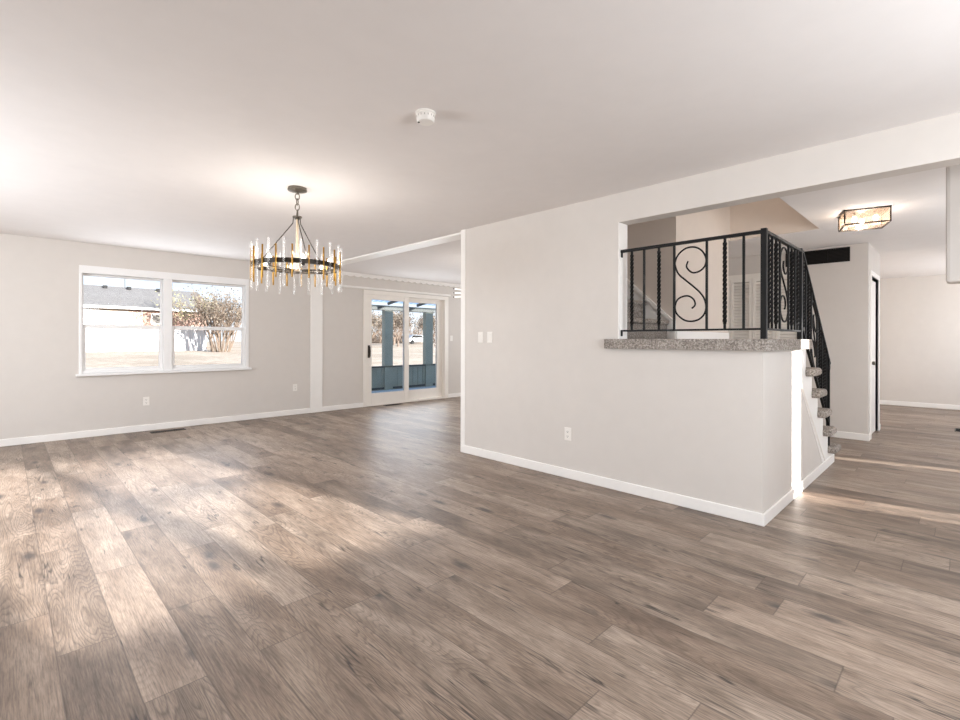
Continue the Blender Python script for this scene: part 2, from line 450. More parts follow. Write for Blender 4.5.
# baseboards
def base(name, mb, label): return struct(name, mb, trim_m, label, 'baseboard', 0.006)
bh, bt = 0.085, 0.014
b = MB(); b.box(-2.1, DX0 - 0.0, YW - bt, YW, 0, bh); b.box(DX1, 9.0, YW - bt, YW, 0, bh)
base('baseboard_window', b, 'white baseboard along the window wall')
b = MB(); b.box(XA - bt, XA, 0.94 - bt, 3.9, 0, bh); b.box(XA, 6.0, 0.94 - bt, 0.94, 0, bh)
base('baseboard_center', b, 'white baseboard around the half wall and stair side')
b = MB(); b.box(XH - bt, XH, 0.83 - bt, BY0, 0, bh); b.box(XH, CX0 - 0.07, 0.83 - bt, 0.83, 0, bh); b.box(CX1 + 0.07, 8.66, 0.83 - bt, 0.83, 0, bh)
base('baseboard_hall', b, 'white baseboard at the foot of the hall wall')
b = MB(); b.box(XE - bt, XE, YF, 2.9, 0, bh)
base('baseboard_far', b, 'white baseboard on the far room wall')

# white boards that mark the old room division, crown with scalloped edge, head rail
struct('trim_2', MB().box(3.66, 3.87, YW - 0.022, YW, 0, H - 0.02), trim_m, 'white vertical board on the wall between window and patio doors', 'trim', 0.004)
struct('trim_3', MB().box(3.63, 3.83, 3.9, YW, H - 0.022, H), trim_m, 'white board running along the ceiling to the window wall', 'trim', 0.004)
struct('trim_4', MB().box(XA - 0.006, XA + 0.005, 3.84, 3.905, 0, H), trim_m, 'white corner strip at the end of the middle wall', 'trim')
poly = [(3.87, YW - 0.03, H), (3.87, YW - 0.03, H - 0.05)]
x = 3.87
while x < 8.9:
    for k in range(1, 9):
        poly.append((x + 0.15 * k / 8, YW - 0.03, H - 0.05 - 0.022 * math.sin(PI * k / 8)))
    x += 0.15
poly.append((x, YW - 0.03, H))
struct('trim_5', MB().prism(poly, (0, 0.03, 0)), trim_m, 'white scalloped crown strip above the patio doors', 'trim')
struct('trim_6', MB().box(3.87, 6.76, YW - 0.05, YW, 2.165, 2.20), trim_m, 'slim white head rail above the patio doors', 'trim', 0.004)

# ------------------------------------------------------------------ windows
def double_window(name, x0, x1, z0, z1, yi, s, label, seen=True):
    """s=+1: outside towards +Y. yi: inner wall face"""
    r = thing(name, label, 'window', ((x0 + x1) / 2, yi, z0), None, 'structure')
    def bx(mb, a, b, d0, d1, e, f):
        ya, yb = yi + s * d0, yi + s * d1
        return mb.box(a, b, min(ya, yb), max(ya, yb), e, f)
    mid = (x0 + x1) / 2 - 0.06
    f = MB()
    bx(f, x0, x1, -0.012, 0.149, z1 - 0.095, z1)
    bx(f, x0, x0 + 0.03, -0.012, 0.149, z0, z1 - 0.095); bx(f, x1 - 0.045, x1, -0.012, 0.149, z0, z1 - 0.095)
    bx(f, mid - 0.052, mid + 0.052, -0.008, 0.149, z0, z1 - 0.095)
    bx(f, x0, x1, 0.0, 0.149, z0, z0 + 0.03)
    f.build('window_frame', vinyl_m, r, 0.004)
    sl_ = MB(); bx(sl_, x0 - 0.03, x1 + 0.03, -0.06, 0.02, z0 - 0.03, z0); sl_.build('window_sill', vinyl_m, r, 0.006)
    zm = z0 + 0.595 if seen else (z0 + z1 - 0.04) / 2
    for a, b in ((x0 + 0.03, mid - 0.052), (mid + 0.052, x1 - 0.045)):
        u = MB()
        bx(u, a, a + 0.02, 0.075, 0.105, zm - 0.02, z1 - 0.095); bx(u, b - 0.02, b, 0.075, 0.105, zm - 0.02, z1 - 0.095)
        bx(u, a + 0.02, b - 0.02, 0.075, 0.105, z1 - 0.12, z1 - 0.095); bx(u, a + 0.02, b - 0.02, 0.075, 0.105, zm - 0.02, zm + 0.025)
        us = u.build('upper_sash', vinyl_m, r, 0.003)
        p = MB(); bx(p, a + 0.018, b - 0.018, 0.088, 0.092, zm + 0.02, z1 - 0.118); p.build('pane', glass_m, us)
        u = MB()
        bx(u, a, a + 0.04, 0.035, 0.07, z0 + 0.03, zm + 0.02); bx(u, b - 0.04, b, 0.035, 0.07, z0 + 0.03, zm + 0.02)
        bx(u, a + 0.04, b - 0.04, 0.035, 0.07, z0 + 0.03, z0 + 0.065); bx(u, a + 0.04, b - 0.04, 0.03, 0.07, zm - 0.025, zm + 0.02)
        ls = u.build('lower_sash', vinyl_m, r, 0.003)
        p = MB(); bx(p, a + 0.038, b - 0.038, 0.05, 0.054, z0 + 0.062, zm - 0.022); p.build('pane', glass_m, ls)
        lk = MB(); bx(lk, (a + b) / 2 - 0.03, (a + b) / 2 + 0.03, 0.015, 0.035, zm + 0.0, zm + 0.018); lk.build('sash_lock', vinyl_m, ls, 0.004)
    return r
double_window('window_1', WX0, WX1, WZ0, WZ1, YW, 1, 'white twin double-hung dining window looking on the white fence')
double_window('window_2', FX0, FX1, FZ0, FZ1, YF, -1, 'white twin double-hung window in the front wall', False)

# ------------------------------------------------------------------ sliding patio doors
d = thing('door_1', 'white sliding patio doors with two glass panels onto porch', 'door', ((DX0 + DX1) / 2, YW, 0), None, 'structure')
f = MB()
f.box(DX0, DX1, YW - 0.02, YW + 0.13, DZ1 - 0.075, DZ1)
f.box(DX0, DX0 + 0.065, YW - 0.02, YW + 0.13, 0.0, DZ1 - 0.075); f.box(DX1 - 0.10, DX1, YW - 0.02, YW + 0.13, 0.0, DZ1 - 0.075)
f.box(DX0, DX1, YW - 0.01, YW + 0.13, 0.0, 0.03)
f.build('door_frame', doorpaint_m, d, 0.004)
def panel(a, b, ga, gb, y0, y1, g0, g1, name):
    p = MB(); z0, z1 = 0.03, DZ1 - 0.075
    p.box(a, ga, y0, y1, z0, z1); p.box(gb, b, y0, y1, z0, z1); p.box(ga, gb, y0, y1, z0, g0); p.box(ga, gb, y0, y1, g1, z1)
    o = p.build(name, doorpaint_m, d, 0.004)
    MB().box(ga - 0.005, gb + 0.005, (y0 + y1) / 2 - 0.004, (y0 + y1) / 2 + 0.004, g0 - 0.005, g1 + 0.005).build('glass_pane', glass_m, o)
    return o
pl = panel(DX0 + 0.065, 5.71, 4.858, 5.60, YW + 0.01, YW + 0.055, 0.235, 1.985, 'sliding_panel')
panel(5.63, DX1 - 0.10, 5.75, 6.47, YW + 0.065, YW + 0.11, 0.228, 1.985, 'fixed_panel')
h = MB(); h.tube([(4.795, YW + 0.012, 0.91), (4.795, YW - 0.035, 0.93), (4.795, YW - 0.045, 1.015), (4.795, YW - 0.035, 1.10), (4.795, YW + 0.012, 1.12)], 0.009, 8)
h.box(4.775, 4.815, YW + 0.0, YW + 0.012, 0.90, 1.13)
hd = h.build('door_handle', bronze_m, pl, smooth=True); hd['label'] = 'dark bronze pull handle'

# ------------------------------------------------------------------ bifold louvred closet doors
d = thing('door_2', 'white louvred bifold closet doors seen past the railing', 'door', (XH, (BY0 + BY1) / 2, 0), None, 'structure')
pw = (BY1 - BY0 - 0.05) / 4
for k in range(4):
    y0 = BY0 + 0.025 + k * pw + 0.003; y1 = y0 + pw - 0.006; p = MB(); st = 0.04
    xa, xb = XH + 0.03, XH + 0.06
    p.box(xa, xb, y0, y0 + st, 0.02, BZ - 0.05); p.box(xa, xb, y1 - st, y1, 0.02, BZ - 0.05)
    p.box(xa, xb, y0 + st, y1 - st, 0.02, 0.16); p.box(xa, xb, y0 + st, y1 - st, BZ - 0.11, BZ - 0.05); p.box(xa, xb, y0 + st, y1 - st, 1.0, 1.08)
    z = 0.18
    while z < BZ - 0.13:
        if not 0.97 < z < 1.08:
            p.prism([(xa + 0.001, y0 + st, z), (xa + 0.005, y0 + st, z - 0.004), (xb - 0.002, y0 + st, z + 0.034), (xb - 0.006, y0 + st, z + 0.038)], (0, y1 - y0 - 2 * st, 0))
        z += 0.044
    po = p.build('louvred_panel', doorpaint_m, d)
    if k in (1, 2):
        MB().lathe([(0.006, 0), (0.006, -0.015), (0.014, -0.02), (0.014, -0.03), (0.004, -0.034)], (xa, y1 - 0.02 if k == 1 else y0 + 0.02, 0.95), 12, 'X').build('door_knob', trim_m, po)
t_ = MB(); t_.box(XH + 0.012, XH + 0.028, BY0 + 0.022, BY1 - 0.022, BZ - 0.065, BZ); t_.box(XH + 0.028, XH + 0.1, BY0 + 0.03, BY1 - 0.03, BZ - 0.04, BZ - 0.002); t_.build('door_track', doorpaint_m, d)
t_ = MB()
t_.box(XH - 0.012, XH + 0.12, BY0, BY0 + 0.022, 0, BZ); t_.box(XH - 0.012, XH + 0.12, BY1 - 0.022, BY1, 0, BZ)
t_.build('door_jamb', trim_m, d)

# narrow door on the return wall
d = thing('door_3', 'narrow white door ajar at the end of the hall wall', 'door', ((CX0 + CX1) / 2, 0.83, 0), None, 'structure')
t_ = MB()
t_.box(CX0 - 0.06, CX0, 0.815, 0.95, 0, CZ + 0.06); t_.box(CX1, CX1 + 0.06, 0.815, 0.95, 0, CZ + 0.06); t_.box(CX0, CX1, 0.815, 0.95, CZ, CZ + 0.06)
t_.build('door_casing', trim_m, d, 0.004)
lf = MB().box(CX0 + 0.01, CX1 - 0.06, 0.85, 0.885, 0.01, CZ - 0.03).build('door_leaf', trim_m, d, 0.003)
MB().lathe([(0.012, 0.85), (0.01, 0.83), (0.025, 0.81), (0.022, 0.79), (0.005, 0.785)], (CX0 + 0.07, 0, 0.95), 14, 'Y').build('door_knob', pewter_m, lf, smooth=True)

# ------------------------------------------------------------------ staircase
st = thing('staircase', 'white L-shaped staircase with speckled grey carpet on landing and treads', 'staircase', (4.8, 1.4, 0))
RUN, RISE, NX = 0.235, 0.20, 4.80
YS = 0.94
# stepped side wall under the landing and treads
poly = [(XB, YS, 0), (5.99, YS, 0)]
for i in range(5, 0, -1):
    xr = NX - 0.02 + RUN * i
    poly += [(xr, YS, RISE * (6 - i) - RISE), (xr, YS, RISE * (6 - i) - 0.03)]
poly += [(NX - 0.02, YS, RISE * 5 - 0.03), (NX - 0.02, YS, 1.17), (XB, YS, 1.17)]
poly[1] = (NX - 0.02 + RUN * 5, YS, 0)
del poly[2]
sw = MB().prism(poly, (0, 0.06, 0)).build('side_wall', wall_m, st)
# white stringer board with a sloping lower edge
sx0, sz0, sx1 = 4.44, 1.02, 5.57
poly = [(sx1, YS - 0.004, 0.0), (NX - 0.02 + RUN * 5, YS - 0.004, 0.0)]
for i in range(5, 0, -1):
    xr = NX - 0.02 + RUN * i
    poly += [(xr, YS - 0.004, RISE * (6 - i) - 0.03)]
    poly += [(xr - RUN, YS - 0.004, RISE * (6 - i) - 0.03)]
poly += [(NX - 0.02, YS - 0.004, 1.165), (sx0, YS - 0.004, 1.165), (sx0, YS - 0.004, sz0)]
MB().prism(poly, (0, 0.004, 0)).build('stringer', trim_m, st)
MB().bar((sx0, YS - 0.006, sz0), (sx1 + 0.02, YS - 0.006, 0.07), 0.006, 0.012).build('stringer_edge', doorpaint_m, st)
for i in range(1, 6):
    xn = NX + RUN * i; zt = RISE * (6 - i)
    m = MB(); m.box(xn - RUN - 0.03, xn + 0.012, YS - 0.075, 2.0, zt - 0.068, zt)
    m.build('carpeted_tread', carpet_m, st, 0.026, seg=4)
    m = MB(); m.box(xn - 0.035, xn - 0.02, YS + 0.06, 2.0, zt - RISE, zt - 0.03)
    m.build('carpeted_riser', carpet_m, st)
m = MB(); m.box(NX - 0.035, NX - 0.02, YS + 0.06, 2.0, 1.0, 1.17); m.build('carpeted_riser', carpet_m, st)
# landing slab and its wrapped carpet nosing
LZ = 1.235
m = MB(); m.box(XB, NX - 0.02, YS + 0.06, 2.0, 1.05, 1.17); m.build('landing_frame', trim_m, st)
m = MB()
def rounded(corners, z, n=7):
    P = []
    for i, (x, y, r_) in enumerate(corners):
        p = Vector((x, y, 0)); a = Vector((*corners[i - 1][:2], 0)); b = Vector((*corners[(i + 1) % len(corners)][:2], 0))
        u = (a - p).normalized() * r_; w2 = (b - p).normalized() * r_
        for k in range(n + 1):
            t = k / n; P.append(p + u * (1 - t) ** 2 + w2 * t ** 2 + Vector((0, 0, z)))
    return P
m.prism(rounded([(XA - 0.05, 0.885, 0.08), (NX + 0.01, 0.885, 0.07), (NX + 0.01, 2.0, 0.02), (XA - 0.002, 2.0, 0.002), (XA - 0.002, 2.118, 0.01), (XA - 0.05, 2.118, 0.047)], 1.165), (0, 0, 0.078))
m.build('landing_carpet', carpet_m, st, 0.036, seg=5)
m = MB(); m.box(4.676, 4.70, 2.0, 2.06, LZ, 1.43); m.box(4.70, 6.18, 1.985, 2.0, LZ, LZ + 0.09); m.build('landing_baseboard', trim_m, st)
# upper flight, rising behind the middle wall
for i in range(6):
    y0 = 2.08 + 0.235 * i; z1 = LZ + 0.20 * (i + 1)
    MB().box(XB, 4.69, y0 - 0.025, y0 + 0.26, z1 - 0.05, z1).build('carpeted_tread', carpet_m, st, 0.022, seg=4)
    MB().box(XB, 4.69, y0, y0 + 0.02, z1 - 0.2, z1 - 0.03).build('carpeted_riser', carpet_m, st)
sl0, slz = 2.03, 1.42
k_ = 0.90
poly = [(4.684, 2.02, LZ), (4.684, 2.02, slz), (4.684, 3.7, slz + 1.68 * k_), (4.684, 3.7, LZ + 1.2), (4.684, 2.25, LZ)]
MB().prism(poly, (0.016, 0, 0)).build('skirt_board', trim_m, st)
MB().bar((4.68, 2.02, slz), (4.68, 3.7, slz + 1.68 * k_), 0.045, 0.03, side=(1, 0, 0)).build('skirt_cap', trim_m, st)
# jamb of the opening, its lit face put into the white colour
struct('trim_7', MB().box(XA, XB, 1.994, 2.0, 1.24, 2.2), trim_m, 'pale jamb edge where the railing meets the wall', 'trim')

# ------------------------------------------------------------------ railing
rl = thing('stair_railing', 'black wrought iron stair railing with twisted bars and S scrolls', 'railing', (3.62, 0.94, LZ))
XR, YR = 3.62, 0.945
TOP, BOT = 1.965, 1.31
def rails(P, s0, s1, side, hook=False):
    w_ = 0.03
    m = MB(); m.bar(P(s0, TOP), P(s1, TOP), w_, 0.022, side=side)
    if hook: m.bar(P(s0 + 0.006, TOP), P(s0 + 0.006, TOP - 0.05), 0.02, 0.012, side=side)
    m.build('top_rail', iron_m, rl, 0.003)
    m = MB(); m.bar(P(s0, BOT), P(s1, BOT), 0.022, 0.014, side=side)
    if hook: m.bar(P(s0 + 0.006, BOT), P(s0 + 0.006, BOT - 0.045), 0.02, 0.012, side=side)
    m.build('bottom_rail', iron_m, rl, 0.002)
def baluster(P, s, kind):
    if kind == 'T':
        p, q = Vector(P(s, BOT)), Vector(P(s, TOP)); a = p.lerp(q, 0.06); b = p.lerp(q, 0.94)
        m = MB(); m.bar(p, a, 0.0145); m.bar(a, b, 0.0205, None, 2 * PI * 4.5, 72); m.bar(b, q, 0.0145)
        m.build('twisted_baluster', iron_m, rl)
    else:
        MB().bar(P(s, BOT), P(s, TOP), 0.0145).build('baluster', iron_m, rl)
SC = [(1.45, 1.823), (1.46, 1.78), (1.421, 1.736), (1.372, 1.738), (1.335, 1.765), (1.32, 1.804), (1.325, 1.845), (1.352, 1.89), (1.39, 1.917), (1.431, 1.925), (1.475, 1.917), (1.521, 1.882), (1.543, 1.84), (1.546, 1.80), (1.521, 1.735),
      (1.47, 1.685), (1.411, 1.632), (1.36, 1.58), (1.330, 1.53), (1.32, 1.471), (1.332, 1.425), (1.362, 1.392), (1.395, 1.378), (1.431, 1.374), (1.475, 1.384), (1.521, 1.419), (1.543, 1.455), (1.546, 1.495), (1.531, 1.535), (1.50, 1.558), (1.45, 1.564), (1.412, 1.54), (1.398, 1.51), (1.401, 1.488), (1.421, 1.47)]
def smooth_pts(p, n=4):
    out = []
    for i in range(len(p) - 1):
        p0, p1, p2, p3 = (Vector(p[max(i - 1, 0)]), Vector(p[i]), Vector(p[i + 1]), Vector(p[min(i + 2, len(p) - 1)]))
        for k in range(n):
            t = k / n
            out.append(0.5 * ((2 * p1) + (p2 - p0) * t + (2 * p0 - 5 * p1 + 4 * p2 - p3) * t * t + (3 * p1 - p0 - 3 * p2 + p3) * t ** 3))
    out.append(Vector(p[-1])); return out
def scroll(P, sc):
    pts = [P(sc + (1.433 - y), z) for y, z in smooth_pts(SC)]
    MB().tube(pts, 0.0065, 8).build('s_scroll', iron_m, rl, smooth=True)
# front run, s measured from the wall end
PF = lambda s, z: (XR, 1.996 - s, z)
rails(PF, 0, 1.05, (1, 0, 0), True)
for y, k in ((1.90, 'T'), (1.795, 'P'), (1.673, 'T'), (1.553, 'P'), (1.315, 'P'), (1.192, 'T'), (1.07, 'P')): baluster(PF, 1.996 - y, k)
scroll(PF, 1.996 - 1.433)
MB().bar((XR, YR, LZ - 0.005), (XR, YR, 1.985), 0.036).build('corner_post', iron_m, rl, 0.003)
# side run along the landing edge
PS_ = lambda s, z: (XR + s, YR, z)
rails(PS_, 0.0, 1.0, (0, 1, 0))
for s, k in ((0.10, 'T'), (0.19, 'P'), (0.29, 'T'), (0.39, 'P'), (0.63, 'P'), (0.73, 'T'), (0.83, 'P'), (0.91, 'T')): baluster(PS_, s, k)
scroll(PS_, 0.51)
PX = 4.62
MB().bar((PX, YR, LZ - 0.005), (PX, YR, 1.985), 0.036).build('landing_post', iron_m, rl, 0.003)
# sloping run down the treads
SL = -0.835
PD = lambda s, z: (PX + s, YR, z + SL * max(0, s - 0.06))
def drail(z, w_, h_, s1, name):
    m = MB(); m.bar(PD(0, z), PD(0.06, z), w_, h_, side=(0, 1, 0)); m.bar(PD(0.055, z), PD(s1, z), w_, h_, side=(0, 1, 0)); m.build(name, iron_m, rl, 0.002)
DB = BOT + 0.03
drail(TOP, 0.03, 0.022, 1.21, 'top_rail')
drail(DB, 0.022, 0.014, 1.20, 'bottom_rail')
def dbal(s, k):
    p, q = Vector(PD(s, DB)), Vector(PD(s, TOP))
    if k == 'T':
        a = p.lerp(q, 0.06); b = p.lerp(q, 0.94); m = MB(); m.bar(p, a, 0.0145); m.bar(a, b, 0.0205, None, 2 * PI * 4.5, 72); m.bar(b, q, 0.0145); m.build('twisted_baluster', iron_m, rl)
    else: MB().bar(p, q, 0.0145).build('baluster', iron_m, rl)
for s, k in ((0.10, 'T'), (0.20, 'P'), (0.30, 'T'), (0.41, 'P'), (0.65, 'P'), (0.76, 'T'), (0.86, 'P'), (0.96, 'T'), (1.06, 'P')): dbal(s, k)
scroll(lambda s, z: PD(s, z + 0.02), 0.53)
MB().bar((PX + 1.16, YR, 0.195), PD(1.16, TOP), 0.03).build('end_post', iron_m, rl, 0.003)
e0 = Vector(PD(1.205, TOP)); pts = []
for k in range(15):
    a = math.radians(50 - 24 * k); r = 0.05 - 0.0022 * k
    pts.append(e0 + Vector((0.002 + r * math.cos(a) - 0.032, 0, -0.04 + r * math.sin(a))))
MB().tube([e0] + pts, 0.010, 8).build('rail_curl', iron_m, rl, smooth=True)

# ------------------------------------------------------------------ chandelier
CXY = (1.66, 3.747)
ch = thing('chandelier', 'round black ring chandelier with clear crystal and brass rods', 'chandelier', (CXY[0], CXY[1], H))
cx_, cy_ = CXY
V = lambda a, r, z: Vector((cx_ + r * math.cos(a), cy_ + r * math.sin(a), z))
MB().lathe([(0.0705, H), (0.0705, H - 0.012), (0.074, H - 0.014), (0.074, H - 0.022), (0.045, H - 0.03), (0.018, H - 0.036), (0.012, H - 0.05)], (cx_, cy_, 0), 32).build('canopy', pewter_m, ch, smooth=True)
for zc, ang in ((2.372, A + PI / 2), (2.33, A), (2.288, A + PI / 2)):
    pts = [Vector((cx_, cy_, zc)) + Vector((math.cos(ang), math.sin(ang), 0)) * 0.017 * math.cos(t * 2 * PI / 20) + Vector((0, 0, 1)) * 0.026 * math.sin(t * 2 * PI / 20) for t in range(20)]
    MB().tube(pts, 0.0042, 6, closed=True).build('chain_link', pewter_m, ch, smooth=True)
MB().lathe([(0.007, 2.268), (0.008, 2.24), (0.008, 2.205), (0.02, 2.20), (0.02, 2.19)], (cx_, cy_, 0), 16).build('stem', pewter_m, ch, smooth=True)
RR, ZR = 0.317, 1.815
VT = A + PI   # direction towards the camera
rods = [VT + math.radians(q) for q in (-85, 35, 155)]
m = MB(); m.lathe([(0.012, 2.215), (0.036, 2.213), (0.036, 2.204), (0.012, 2.202)], (cx_, cy_, 0), 20)
m.build('hub', pewter_m, ch)
for a in rods:
    MB().tube([V(a, 0.03, 2.207), V(a, 0.034, 2.16), V(a, RR - 0.012, ZR + 0.012)], 0.0038, 8).build('support_rod', bronze_m, ch)
prof = [(RR - 0.011, ZR - 0.017), (RR + 0.011, ZR - 0.017), (RR + 0.011, ZR + 0.017), (RR - 0.011, ZR + 0.017), (RR - 0.011, ZR - 0.017)]
m = MB(); m.loops([[V(2 * PI * k / 72, r, z) for k in range(72)] for r, z in prof], False)
m.build('ring', bronze_m, ch)
N = 18
for k in range(N):
    a = VT + 2 * PI * (k + 0.25) / N
    m = MB(); p = V(a, RR + 0.020, 0)
    m.lathe([(0.007, 1.622), (0.0095, 1.624), (0.0095, 1.655), (0.0085, 1.658), (0.0085, 1.975), (0.007, 1.98)], (p.x, p.y, 0), 10)
    m.build('crystal_rod', crystal_m, ch, smooth=True)
    a = VT + 2 * PI * (k + 0.75) / N; p = V(a, RR + 0.017, 0)
    MB().lathe([(0.005, 1.688), (0.0062, 1.690), (0.0062, 1.932), (0.005, 1.934)], (p.x, p.y, 0), 10).build('brass_rod', brass_m, ch, smooth=True)
MB().lathe([(0.014, 1.775), (0.022, 1.78), (0.022, 1.80), (0.014, 1.81), (0.009, 2.2), (0.006, 2.205)], (cx_, cy_, 0), 12).build('center_glow_stem', glow_stem_m, ch, smooth=True)  # pale tapered column stands in for the beige glow at the center
for k in range(6):
    a = VT + 2 * PI * (k + 0.5) / 6
    MB().tube([V(a, 0.015, 1.788), V(a, RR - 0.01, 1.788), V(a, RR - 0.008, ZR - 0.01)], 0.0045, 6).build('arm', bronze_m, ch)
    p = V(a, 0.255, 0)
    sk = MB().lathe([(0.012, 1.79), (0.013, 1.80), (0.013, 1.815), (0.010, 1.818)], (p.x, p.y, 0), 12).build('bulb_socket', bronze_m, ch, smooth=True)
    MB().lathe([(0.008, 1.815), (0.016, 1.83), (0.018, 1.845), (0.013, 1.862), (0.006, 1.875), (0.002, 1.88)], (p.x, p.y, 0), 12).build('bulb', bulb_m, sk, smooth=True)
    l = bpy.data.lights.new('chandelier_bulb_light', 'POINT'); l.energy = 1.25; l.shadow_soft_size = 0.004; l.color = (1, 0.94, 0.87)
    lo = bpy.data.objects.new('chandelier_bulb_light', l); C.objects.link(lo); lo.location = (p.x, p.y, 1.89)

# ------------------------------------------------------------------ flush hall light
fc = Vector((5.715, 0.665, H)); ax = Vector((0.095, -0.327, 0)).normalized(); ay = Vector((-ax.y, ax.x, 0))
fl = thing('ceiling_light', 'square dark framed ceiling light with seeded glass in the hall', 'ceiling light', fc)
hw, hd_, hh = 0.165, 0.165, 0.135
def FP(a, b, z): return fc + ax * a + ay * b + Vector((0, 0, z))
m = MB()
cs = [(-hw, -hd_), (hw, -hd_), (hw, hd_), (-hw, hd_)]
for i in range(4):
    a, b = cs[i], cs[(i + 1) % 4]
    for z in (-0.008, -hh): m.bar(FP(*a, z), FP(*b, z), 0.010)
    m.bar(FP(*a, 0), FP(*a, -hh), 0.010)
m.build('lamp_frame', bronze_m, fl)
for i in range(4):
    a, b = cs[i], cs[(i + 1) % 4]
    m = MB(); m.bar(FP(*a, -hh / 2), FP(*b, -hh / 2), 0.004, hh - 0.016, side=(Vector(FP(*b, 0)) - Vector(FP(*a, 0))).cross(Vector((0, 0, 1))))
    m.build('glass_panel', lampglass_m, fl)
m = MB(); m.prism([FP(*q, -hh) for q in cs], (0, 0, 0.004)); m.build('bottom_glass', lampglass_m, fl)
m = MB(); m.prism([FP(0.9 * q[0], 0.9 * q[1], 0) for q in cs], (0, 0, -0.014)); m.build('ceiling_plate', bronze_m, fl)
for a, b in ((-0.08, -0.07), (0.08, -0.06), (0.0, 0.08)):
    p = FP(a, b, 0)
    sk = MB().lathe([(0.014, H - 0.012), (0.014, H - 0.045), (0.01, H - 0.048)], (p.x, p.y, 0), 12).build('bulb_socket', bronze_m, fl)
    MB().lathe([(0.009, H - 0.045), (0.02, H - 0.065), (0.022, H - 0.08), (0.015, H - 0.098), (0.003, H - 0.104)], (p.x, p.y, 0), 12).build('bulb', bulb_m, sk, smooth=True)
    l = bpy.data.lights.new('hall_bulb_light', 'POINT'); l.energy = 2.4; l.shadow_soft_size = 0.02; l.color = (1, 0.9, 0.8)
    lo = bpy.data.objects.new('hall_bulb_light', l); C.objects.link(lo); lo.location = (p.x, p.y, H - 0.115)

# ------------------------------------------------------------------ family room light
sc_ = Vector((5.12, 5.16, H))
fm = thing('sputnik_light', 'ceiling light with glowing white rods half hidden by the wall end', 'ceiling light', sc_)
MB().lathe([(0.07, H), (0.07, H - 0.02), (0.02, H - 0.03)], (sc_.x, sc_.y, 0), 24).build('canopy', bronze_m, fm)
MB().lathe([(0.008, H - 0.03), (0.008, 2.02), (0.04, 2.0), (0.05, 1.95), (0.04, 1.88), (0.01, 1.86)], (sc_.x, sc_.y, 0), 16).build('stem', bronze_m, fm, smooth=True)
for k, (ang, dz0, dz1) in enumerate(((186, 0.035, 0.075), (176, 0.0, 0.02), (184, -0.03, -0.05), (60, 0.03, 0.05), (300, -0.02, -0.04), (10, 0.0, 0.02))):
    a = math.radians(ang) + A - PI / 2
    dv = Vector((math.cos(a), math.sin(a), 0)); p = sc_ + dv * 0.05; q = sc_ + dv * 0.41
    p.z = 1.93 + dz0; q.z = 1.93 + dz1
    ar = MB().tube([p, p.lerp(q, 0.95)], 0.0075, 10).build('light_rod', tube_m, fm)
    MB().tube([p.lerp(q, 0.945), q], 0.010, 10).build('rod_tip', bronze_m, ar)
l = bpy.data.lights.new('family_light', 'POINT'); l.energy = 6; l.shadow_soft_size = 0.15; l.color = (1, 0.93, 0.85)
lo = bpy.data.objects.new('family_light', l); C.objects.link(lo); lo.location = (sc_.x, sc_.y, 1.78)

# ------------------------------------------------------------------ smoke detector
sd = thing('smoke_detector', 'round white smoke detector on the dining ceiling', 'smoke detector', (1.594, 2.023, H))
MB().lathe([(0.054, H), (0.054, H - 0.008), (0.049, H - 0.01), (0.047, H - 0.043), (0.041, H - 0.050), (0.0, H - 0.0505)], (1.594, 2.023, 0), 36).build('body', plastic_m, sd, smooth=True)
v_ = MB()
for k in range(16):
    a = 2 * PI * k / 16
    v_.bar((1.594 + 0.047 * math.cos(a), 2.023 + 0.047 * math.sin(a), H - 0.028), (1.594 + 0.047 * math.cos(a), 2.023 + 0.047 * math.sin(a), H - 0.018), 0.004)
v_.build('vent_slots', ash_m, sd)
MB().lathe([(0.006, H - 0.050), (0.006, H - 0.053), (0.001, H - 0.0535)], (1.565, 2.045, 0), 10).build('test_button', slot_m, sd)

# ------------------------------------------------------------------ outlets and switches
def plate(name, label, cat, pos, face, kind, group=None):
    """face 'Y': on wall facing -Y ; 'X': on wall facing -X"""
    r = thing(name, label, cat, pos, group)
    x, y, z = pos
    def bx(a, b, e, f, d0, d1):
        m = MB()
        if face == 'Y': m.box(x + a, x + b, y - d1, y - d0, z + e, z + f)
        else: m.box(x - d1, x - d0, y + a, y + b, z + e, z + f)
        return m
    pl = bx(-0.036, 0.036, -0.058, 0.058, 0, 0.006).build('wall_plate', plastic_m, r, 0.003)
    if kind == 'outlet':
        for zz in (-0.021, 0.021):
            s_ = bx(-0.017, 0.017, zz - 0.014, zz + 0.014, 0.006, 0.0085).build('receptacle', plastic_m, r, 0.002)
            m = MB()
            for a, b, e, f in ((-0.008, -0.005, -0.002, 0.008), (0.005, 0.008, -0.002, 0.006), (-0.003, 0.003, -0.010, -0.005)):
                if face == 'Y': m.box(x + a, x + b, y - 0.0092, y - 0.008, z + zz + e, z + zz + f)
                else: m.box(x - 0.0092, x - 0.008, y + a, y + b, z + zz + e, z + zz + f)
            m.build('slots', slot_m, s_)
    else:
        bx(-0.016, 0.016, -0.033, 0.033, 0.006, 0.010).build('rocker', plastic_m, r, 0.002)
    return r
plate('wall_outlet', 'white wall outlet under the dining window', 'outlet', (1.36, YW, 0.40), 'Y', 'outlet')
plate('wall_outlet', 'white wall outlet just beside the white vertical board', 'outlet', (3.40, YW, 0.445), 'Y', 'outlet')
plate('wall_outlet', 'white wall outlet low on the wall past the patio doors', 'outlet', (7.21, YW, 0.435), 'Y', 'outlet')
plate('wall_outlet', 'white wall outlet low on the middle wall under the light switches', 'outlet', (XA, 2.49, 0.395), 'X', 'outlet')
plate('light_switch', 'white light switch beside the patio door frame', 'light switch', (6.82, YW, 1.27), 'Y', 'switch')
plate('light_switch', 'white light switch on middle wall, the one nearer the wall end', 'light switch', (XA, 3.60, 1.26), 'X', 'switch')
